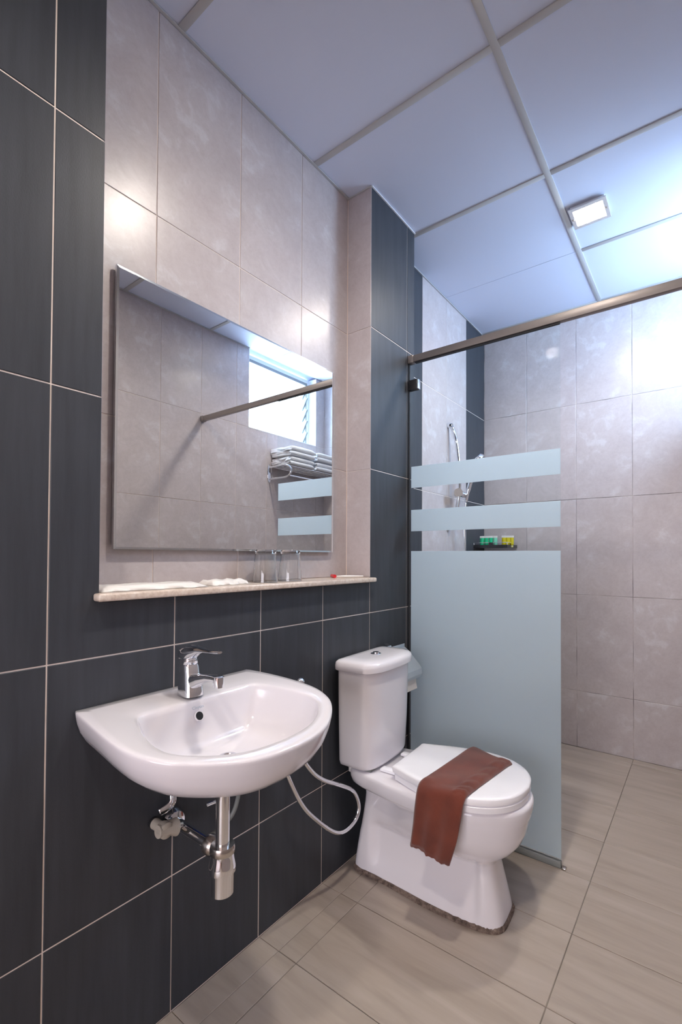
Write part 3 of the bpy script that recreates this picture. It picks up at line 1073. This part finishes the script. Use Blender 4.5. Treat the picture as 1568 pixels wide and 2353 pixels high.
loft(bm, [[p + Vector((0, 0, 0.0003)) for p in mo], [Vector((p.x * (1 + rnd.uniform(-.006, .006)), p.y * (1 + rnd.uniform(-.04, .04)), 0.012 + rnd.uniform(-.003, .003))) for p in mo], [Vector((p.x * 0.985 + 0.004, p.y * 0.95, 0.017 + rnd.uniform(-.002, .002))) for p in mo]])
obj('mortar_bed', bm, M_MORTAR, toilet)['label'] = 'rough brown mortar bed'


def tsec(z, xb, xf, hw, nf=3.2, nb=10):
    return section(z, xb, xf, hw, hw, nf, nb, 96)


bm = bmesh.new()
loft(bm, [tsec(0.410, .016, .150, .138), tsec(0.416, .013, .160, .149), tsec(0.43, .012, .165, .153), tsec(0.55, .012, .170, .158), tsec(0.68, .012, .173, .162), tsec(0.764, .012, .175, .163)])
obj('tank', bm, M_PORC, toilet, True, 50)
bm = bmesh.new()
loft(bm, [tsec(0.7645, .006, .183, .171), tsec(0.767, .004, .187, .174), tsec(0.782, .004, .188, .175), tsec(0.794, .006, .186, .173), tsec(0.801, .013, .177, .165), tsec(0.806, .030, .155, .145), tsec(0.8075, .050, .125, .110)])
tlid = obj('tank_lid', bm, M_PORC, toilet, True, 50)
latheo('flush_button', [(0.0200, 0.8062), (0.0205, 0.8085), (0.0190, 0.8100), (0.0125, 0.8102), (0.0125, 0.8125), (0.0115, 0.8150), (0.004, 0.8160)], (0.095, -0.012, 0), M_CHROME, tlid)
boxo('tank_spacer', (0.03, 0.14, -0.12, 0.12, 0.4025, 0.4115), M_GREY, toilet)


def seat_outline(z, k_, back=0.238):
    pts = [(back, 0.0), (back, 0.085), (back, 0.118), (back + 0.018, 0.128), (0.33, 0.158), (0.41, 0.180), (0.47, 0.187), (0.53, 0.180), (0.585, 0.155), (0.628, 0.112), (0.652, 0.060), (0.661, 0.0)]
    c = catmull([Vector((a, b, 0)) for a, b in pts], 6)
    full = [(p.x, p.y) for p in c] + [(p.x, -p.y) for p in reversed(c)][1:-1]
    cx_ = 0.45
    return [Vector((cx_ + (x - cx_) * (1 - k_ / 0.2), y * (1 - k_ / 0.18), z)) for x, y in full]


bm = bmesh.new()
loft(bm, [seat_outline(0.4055, 0.004), seat_outline(0.407, 0.001), seat_outline(0.424, 0.0), seat_outline(0.4265, 0.003)])
obj('seat', bm, M_PLAST, toilet, True, 40)
bm = bmesh.new()
loft(bm, [seat_outline(0.4285, 0.003, .230), seat_outline(0.430, 0.0005, .230), seat_outline(0.447, -0.0015, .230), seat_outline(0.4505, 0.0005, .230), seat_outline(0.453, 0.006, .230), seat_outline(0.4545, 0.02, .232), seat_outline(0.456, 0.06, .236)])
obj('lid', bm, M_PLAST, toilet, True, 40)
for sy in (-1, 1):
    boxo('hinge', (0.163, 0.236, sy * 0.078 - 0.015, sy * 0.078 + 0.015, 0.405, 0.4145), M_PLAST, toilet, 0.002)
tubeo('fixing_bolt', [(0.05, -0.115, 0.385), (0.05, -0.115, 0.418)], 0.008, M_WHITEP, toilet, 10)

# brown hand towel draped over the lid (built as a folded double cloth)
A_ = [(0.398, 1.332, 0.4405), (0.398, 1.290, 0.4575), (0.392, 1.18, 0.4580), (0.385, 1.06, 0.4580), (0.380, 0.985, 0.4580), (0.3765, 0.950, 0.4565), (0.3745, 0.931, 0.440), (0.372, 0.921, 0.395), (0.366, 0.918, 0.330), (0.356, 0.918, 0.256)]
B_ = [(0.572, 1.274, 0.4405), (0.566, 1.235, 0.4575), (0.556, 1.15, 0.4580), (0.545, 1.05, 0.4580), (0.538, 0.985, 0.4580), (0.534, 0.948, 0.4565), (0.531, 0.930, 0.440), (0.527, 0.920, 0.395), (0.515, 0.918, 0.330), (0.491, 0.920, 0.248)]
ca_ = catmull(A_, 10)
cb_ = catmull(B_, 10)
nu, nv = len(ca_), 28
top = []
for i in range(nu):
    row = []
    for j in range(nv + 1):
        t_ = j / nv
        p = ca_[i].lerp(cb_[i], t_)
        ti = ca_[min(i + 1, nu - 1)].lerp(cb_[min(i + 1, nu - 1)], t_) - ca_[max(i - 1, 0)].lerp(cb_[max(i - 1, 0)], t_)
        nrm = ti.cross(cb_[i] - ca_[i]).normalized()
        hang = sm(i / nu, 0.62, 0.95)
        # lengthwise ripples when hanging, raised scalloped welts near the front edge on the top
        dsp = 0.0030 * hang * math.sin(t_ * 17 + 0.8) + 0.0015 * math.sin(i * 0.31 + t_ * 6)
        if i < nu * 0.58:
            dsp += 0.0062 * sm(t_, .70, .78) * (1 - sm(t_, .94, 1.0)) * (abs(math.sin(i * 0.46 + 1.6 * math.sin((t_ - .72) * 9))) ** 0.6 - 0.3)
        dsp *= sm(min(t_, 1 - t_), 0, 0.06)
        row.append((p, nrm, dsp))
    top.append(row)
bm = bmesh.new()
TH = 0.009
G = {}
for i in range(nu):
    for j in range(nv + 1):
        p, nrm, dsp = top[i][j]
        ed = min(j, nv - j) / nv
        th = TH * (0.45 + 0.55 * sm(ed, 0, 0.05)) * (0.55 + 0.45 * sm(min(i, nu - 1 - i), 0, 3))
        q = p.copy()
        if i > nu - 4:
            q.z -= 0.006 * (1 if j < nv * 0.42 else 0) * -1 + 0.0015 * math.sin(j * 1.7)
        G[0, i, j] = bm.verts.new(q)
        G[1, i, j] = bm.verts.new(q + nrm * (th + max(dsp, -0.004)))
for s in (0, 1):
    for i in range(nu - 1):
        for j in range(nv):
            bm.faces.new((G[s, i, j], G[s, i + 1, j], G[s, i + 1, j + 1], G[s, i, j + 1]))
rim = [(i, 0) for i in range(nu - 1)] + [(nu - 1, j) for j in range(nv)] + [(i, nv) for i in range(nu - 1, 0, -1)] + [(0, j) for j in range(nv, 0, -1)]
for (a, b), (c, d) in zip(rim, rim[1:] + rim[:1]):
    bm.faces.new((G[0, a, b], G[0, c, d], G[1, c, d], G[1, a, b]))
tag(obj('hand_towel', bm, M_TOWEL, None, True, 70), 'reddish brown hand towel draped over the closed toilet lid', 'towel')

# toilet paper holder behind the tank
tp = thing('paper_holder', 'chrome toilet paper holder with a tilted cover on the wall behind the toilet tank', 'holder', (0, 1.40, 0.70))
bm = bmesh.new()
pf = [(0.006, 0.070), (0.030, 0.053), (0.088, -0.004), (0.096, -0.016), (0.097, -0.040), (0.088, -0.056)]
loft(bm, [[Vector((x + o_, y, z + o_)) for x, z in pf for o_ in (0,)] + [Vector((x - 0.0014, y, z - 0.0014)) for x, z in reversed(pf)] for y in (-0.065, 0.072)])
obj('cover', bm, M_SATIN, tp, False)
boxo('wall_plate', (0.0005, 0.008, -0.085, 0.072, 0.03, 0.085), M_CHROME, tp, 0.002)
bm = bmesh.new()
loft(bm, [[(0.004, -0.098, 0.03), (0.004, -0.098, 0.105), (0.024, -0.098, 0.098), (0.060, -0.098, 0.01)], [(0.004, -0.072, 0.03), (0.004, -0.072, 0.105), (0.024, -0.072, 0.098), (0.060, -0.072, 0.01)]])
obj('side_arm', bm, M_CHROME, tp)
tr_ = thing('paper_roll', 'white toilet paper roll hanging under the chrome cover', 'paper roll', (0.048, 1.395, 0.682))
bm = bmesh.new()
lathe(bm, [(0.016, -0.055), (0.033, -0.055), (0.035, -0.052), (0.035, 0.052), (0.033, 0.055), (0.016, 0.055)], (0, 0, 0), 'Y', 32)
obj('roll', bm, M_WHITEP, tr_, True, 40)
bm = bmesh.new()
pth = [(0.0355, 0.0), (0.037, -0.03), (0.036, -0.055), (0.042, -0.082)]
loft(bm, [[Vector((x, y, z)) for x, z in pth] + [Vector((x - 0.001, y, z)) for x, z in reversed(pth)] for y in (-0.05, 0.0, 0.047)])
obj('loose_sheet', bm, M_WHITEP, tr_)

# ------------------------------------------------------------------ shower screen
GY = 1.520
scr = thing('shower_screen', 'fixed glass shower screen with frosted lower part and bands beside the toilet', 'shower screen', (0.335, GY, 0))
boxo('glass_pane', (-0.335 + 0.006, 0.335, -0.004, 0.004, 0.030, 2.095), M_GLASS, scr, 0.0008)
for z0, z1 in ((0.030, 1.209), (1.302, 1.402), (1.506, 1.606)):
    boxo('frosted_film', (-0.335 + 0.010, 0.3345, 0.0042, 0.0050, z0, z1), M_FROST, scr)
boxo('wall_gasket', (-0.3345, -0.335 + 0.005, -0.006, 0.006, 0.03, 2.095), M_BLACK, scr)
boxo('floor_seal', (-0.334, 0.335, -0.009, 0.009, 0.0006, 0.026), M_GREY, scr, 0.002)
boxo('end_stop', (0.335, 0.352, -0.010, 0.012, 0.0006, 0.006), M_BRASS, scr, 0.002)
bm = bmesh.new()
box(bm, -0.333, -0.333 + 0.045, -0.014, 0.014, 1.965, 2.012, 0.002)
obj('wall_clamp', bm, M_BLACK, scr, True, 40)
boxo('clamp_trim', (-0.333 + 0.0448, -0.333 + 0.052, -0.012, 0.012, 1.967, 2.010), M_CHROME, scr, 0.001)
rl_ = thing('screen_rail', 'dark steel rail across the room on top of the shower screen', 'rail', (0.7, GY, 2.11))
boxo('rail_bar', (-0.688, XR - 0.7 - 0.012, -0.013, 0.013, -0.0145, 0.0165), M_STEEL, rl_, 0.0015)
boxo('rail_socket', (-0.6995, -0.672, -0.016, 0.016, -0.0175, 0.0195), M_STEEL, rl_, 0.003)
boxo('rail_socket', (XR - 0.7 - 0.028, XR - 0.7 - 0.0005, -0.016, 0.016, -0.0175, 0.0195), M_STEEL, rl_, 0.003)
boxo('glass_channel', (-0.665, -0.03, -0.007, 0.007, -0.020, -0.0145), M_BLACK, rl_)

# ------------------------------------------------------------------ shower riser rail, hand shower and hose
sr = thing('shower_riser', 'curved chrome shower riser rail on the white tiled shower wall', 'shower rail', (-D2, 2.215, 1.29))
path = catmull([(0.006, 0, 0.695), (0.030, 0.004, 0.668), (0.052, 0.008, 0.58), (0.066, 0.012, 0.45), (0.070, 0.014, 0.35), (0.066, 0.012, 0.26), (0.052, 0.008, 0.16), (0.030, 0.004, 0.09), (0.006, 0, 0.065)], 8)
tubeo('rail', path, 0.0105, M_CHROME, sr, 16)
for z in (0.69, 0.07):
    latheo('rail_end', [(0.017, 0.0005), (0.017, 0.012), (0.011, 0.03)], (0, 0, z), M_CHROME, sr, 'X')
bm = bmesh.new()
tube(bm, [(0.086, -0.040, 0.272), (0.070, -0.014, 0.272)], 0.0255, 24)
kn = obj('slider_knob', bm, M_CHROME, sr, True, 40)
bm = bmesh.new()
tube(bm, [(0.068, -0.013, 0.272), (0.070, 0.045, 0.270), (0.085, 0.062, 0.266)], [0.020, 0.018, 0.016], 16)
obj('slider', bm, M_CHROME, sr, True, 40)
hs = thing('hand_shower', 'chrome hand shower held in the slider of the riser rail', 'shower head', (-D2 + 0.088, 2.280, 1.545))
bm = bmesh.new()
tube(bm, catmull([(0, 0, -0.03), (0.012, 0.006, 0.04), (0.035, 0.018, 0.13), (0.056, 0.030, 0.195)], 6), [0.010] * 6 + [0.0125] * 12 + [0.014], 14)
obj('handle', bm, M_CHROME, hs, True)
bm = bmesh.new()
c0 = Vector((0.066, 0.034, 0.222))
dr_ = Vector((0.75, 0.30, -0.55)).normalized()
tube(bm, [c0 - dr_ * 0.022, c0 - dr_ * 0.012, c0 + dr_ * 0.006, c0 + dr_ * 0.012], [0.018, 0.040, 0.044, 0.040], 24)
obj('head', bm, M_CHROME, hs, True, 50)
hose('shower_hose', [(-D2 + 0.088, 2.280, 1.51), (-D2 + 0.075, 2.288, 1.40), (-D2 + 0.070, 2.30, 1.25), (-D2 + 0.070, 2.31, 1.0), (-D2 + 0.080, 2.30, 0.75), (-D2 + 0.090, 2.27, 0.62), (-D2 + 0.085, 2.235, 0.66), (-D2 + 0.070, 2.23, 0.85), (-D2 + 0.050, 2.24, 1.02)], 0.0065, M_CHROME, 'chrome shower hose hanging from the hand shower down the white shower wall')
mx_ = thing('shower_mixer', 'chrome shower mixer on the shower wall behind the frosted glass', 'tap', (-D2, 2.24, 1.06))
tubeo('mixer_body', [(0.05, -0.08, 0), (0.05, 0.08, 0)], 0.022, M_CHROME, mx_, 18)
for sy in (-0.075, 0.075):
    tubeo('inlet', [(0.001, sy, 0), (0.05, sy, 0)], 0.016, M_CHROME, mx_, 14)
tubeo('lever', [(0.05, 0, 0.02), (0.075, 0, 0.045), (0.13, 0, 0.05)], [0.018, 0.012, 0.007], M_CHROME, mx_, 12)

# ------------------------------------------------------------------ corner tray with shampoo tubes
tx0, tx1, ty0, ty1, tz = -D2 + 0.003, 0.100, 2.605, YF - 0.003, 1.243
tray = thing('corner_tray', 'dark metal tray with a chrome rail in the far corner of the shower', 'tray', (tx0, ty0, tz))
tw_, td_ = tx1 - tx0, ty1 - ty0
bm = bmesh.new()
box(bm, 0, tw_, 0, td_, 0, 0.004)
for d_ in ((0, tw_, 0, 0.003, 0.004, 0.020), (tw_ - 0.003, tw_, 0.003, td_, 0.004, 0.020), (0, 0.003, 0.003, td_, 0.004, 0.020)):
    box(bm, *d_)
obj('tray_base', bm, M_TRAY, tray)
tubeo('guard_rail', [(0.002, 0.002, 0.034), (tw_ - 0.002, 0.002, 0.034), (tw_ - 0.002, td_, 0.034)], 0.0022, M_CHROME, tray, 8)
for px, py in ((0.002, 0.002), (tw_ - 0.002, 0.002), (tw_ * .52, 0.002)):
    tubeo('rail_post', [(px, py, 0.019), (px, py, 0.034)], 0.0022, M_CHROME, tray, 8)
boxo('centre_badge', (tw_ * .47, tw_ * .58, -0.001, 0.003, 0.018, 0.036), M_TRAY, tray)


def gel_tube(x, y, m1_, m2_, colname, label):
    t = thing('gel_tube', label, 'tube', (x, y, tz + 0.0042), colname + ' toiletry tubes on the corner tray')
    n_ = 20
    rg = []
    for z, hx, hy in ((0.014, .0115, .0115), (0.016, .0135, .0130), (0.030, .0138, .0125), (0.050, .0140, .0085), (0.064, .0142, .0030)):
        rg.append([Vector((hx * math.cos(a), hy * math.sin(a), z)) for a in [2 * math.pi * q / n_ for q in range(n_)]])
    bm = bmesh.new()
    loft(bm, rg)
    obj('tube_body', bm, m1_, t, True, 50)
    boxo('crimped_end', (-.0144, .0144, -.0014, .0014, 0.0635, 0.077), M_WHITEP, t)
    latheo('cap', [(0.0095, 0.0), (0.0100, 0.0005), (0.0100, 0.0138), (0.009, 0.0142)], (0, 0, 0), m2_, t, seg=18)


gl_ = ['leftmost green toiletry tube on the corner tray', 'second green toiletry tube from the left on the corner tray', 'third green toiletry tube from the left on the corner tray', 'palest green toiletry tube, rightmost of the four on the corner tray']
for i in range(4):
    gel_tube(tx0 + 0.037 + i * 0.0305, 2.660, M_GREEN if i < 3 else M_GREEN_B, M_GREEN_B, 'green', gl_[i])
yl_ = ['leftmost yellow toiletry tube on the corner tray', 'middle yellow toiletry tube on the corner tray', 'rightmost yellow toiletry tube on the corner tray']
for i in range(3):
    gel_tube(tx0 + 0.183 + i * 0.027 * 0.8, 2.668 + i * 0.012, M_YELLOW, M_YELLOW_B, 'yellow', yl_[i])

# ------------------------------------------------------------------ towel rack on the right wall (seen in the mirror)
RY0, RY1, RZ = 2.135, 2.765, 1.868
rack = thing('towel_rack', 'chrome towel rack on the right wall below the window, seen in the mirror', 'towel rack', (XR, (RY0 + RY1) / 2, 1.83))
hy = (RY1 - RY0) / 2
for sy in (-1, 1):
    bm = bmesh.new()
    lathe(bm, [(0.5, 0.0), (0.5, 0.6), (0.38, 1.0)], (0, 0, 0), 'X', 24)
    for q in bm.verts:
        q.co = Vector((-0.0005 - q.co.x * 0.010, sy * hy + q.co.y * 0.036, q.co.z * 0.145))
    obj('wall_plate', bm, M_CHROME, rack, True, 50)
    tubeo('side_arm', catmull([(-0.006, sy * hy, 0.045), (-0.10, sy * hy, 0.047), (-0.19, sy * hy, 0.046), (-0.236, sy * hy, 0.020), (-0.236, sy * hy, -0.020), (-0.19, sy * hy, -0.044), (-0.10, sy * hy, -0.046), (-0.006, sy * hy, -0.046)], 6), 0.0075, M_CHROME, rack, 12)
for x in (-0.035, -0.075, -0.115, -0.155, -0.195):
    tubeo('shelf_rail', [(x, -hy, 0.046), (x, hy, 0.046)], 0.005, M_CHROME, rack, 10)
tubeo('hanging_rail', [(-0.215, -hy, -0.035), (-0.215, hy, -0.035)], 0.006, M_CHROME, rack, 10)


def folded_towel(y0, y1, z0, hgt, depth, label, seed):
    rnd = random.Random(seed)
    th = hgt / 4.15
    pts = []
    x_in, x_out = -0.015, -depth
    for L in range(4):
        z = th * (L + 0.5) * 1.03
        xs = (x_in, x_out) if L % 2 == 0 else (x_out, x_in)
        for q in range(9):
            f = q / 8
            x = xs[0] + (xs[1] - xs[0]) * f
            pts.append(Vector((x, 0, z + 0.003 * math.sin(f * 9 + L * 2 + seed))))
        if L < 3:
            cx_ = xs[1]
            sg = -1 if L % 2 == 0 else 1
            for q in range(1, 4):
                a = math.pi * q / 4
                pts.append(Vector((cx_ + sg * math.sin(a) * th * 0.55, 0, z + th * 0.515 * (1 - math.cos(a)))))
    n_ = len(pts)
    bm = bmesh.new()
    NS = 10
    V = {}
    for k_ in range(NS + 1):
        f = k_ / NS
        y = y0 + (y1 - y0) * f
        pinch = 1 - 0.10 * (1 - sm(min(f, 1 - f), 0, 0.12))
        for i, p in enumerate(pts):
            t_ = (pts[min(i + 1, n_ - 1)] - pts[max(i - 1, 0)]).normalized()
            nr = Vector((-t_.z, 0, t_.x))
            wob = 0.002 * math.sin(f * 8 + i * .4 + seed)
            for s in (0, 1):
                q = p + nr * (th * 0.47 * (1 if s else -1))
                V[s, k_, i] = bm.verts.new((q.x + wob, y + 0.006 * math.sin(i * 0.9 + seed) * (1 if k_ in (0, NS) else 0), z0 + max(0.0, q.z) * pinch + max(0, q.z / hgt) * wob))
    for k_ in range(NS):
        for i in range(n_ - 1):
            for s in (0, 1):
                bm.faces.new((V[s, k_, i], V[s, k_ + 1, i], V[s, k_ + 1, i + 1], V[s, k_, i + 1]))
        for i in (0, n_ - 1):
            bm.faces.new((V[0, k_, i], V[1, k_, i], V[1, k_ + 1, i], V[0, k_ + 1, i]))
    for k_ in (0, NS):
        for i in range(n_ - 1):
            bm.faces.new((V[0, k_, i], V[0, k_, i + 1], V[1, k_, i + 1], V[1, k_, i]))
    o = obj('bath_towel', bm, M_WTOWEL, None, True, 80)
    o.location.x = XR
    return tag(o, label, 'towel', 'white towels on the rack')


tz0 = 1.83 + 0.0515
folded_towel(2.155, 2.420, tz0, 0.068, 0.205, 'folded white towel on the rack, lower one of the stack nearer the mirror', 1)
folded_towel(2.150, 2.425, tz0 + 0.073, 0.074, 0.215, 'folded white towel on the rack, upper one of the stack nearer the mirror', 2)
folded_towel(2.455, 2.740, tz0, 0.068, 0.205, 'folded white towel on the rack, lower one of the stack near the far wall', 4)
folded_towel(2.450, 2.745, tz0 + 0.073, 0.074, 0.215, 'folded white towel on the rack, upper one of the stack near the far wall', 5)
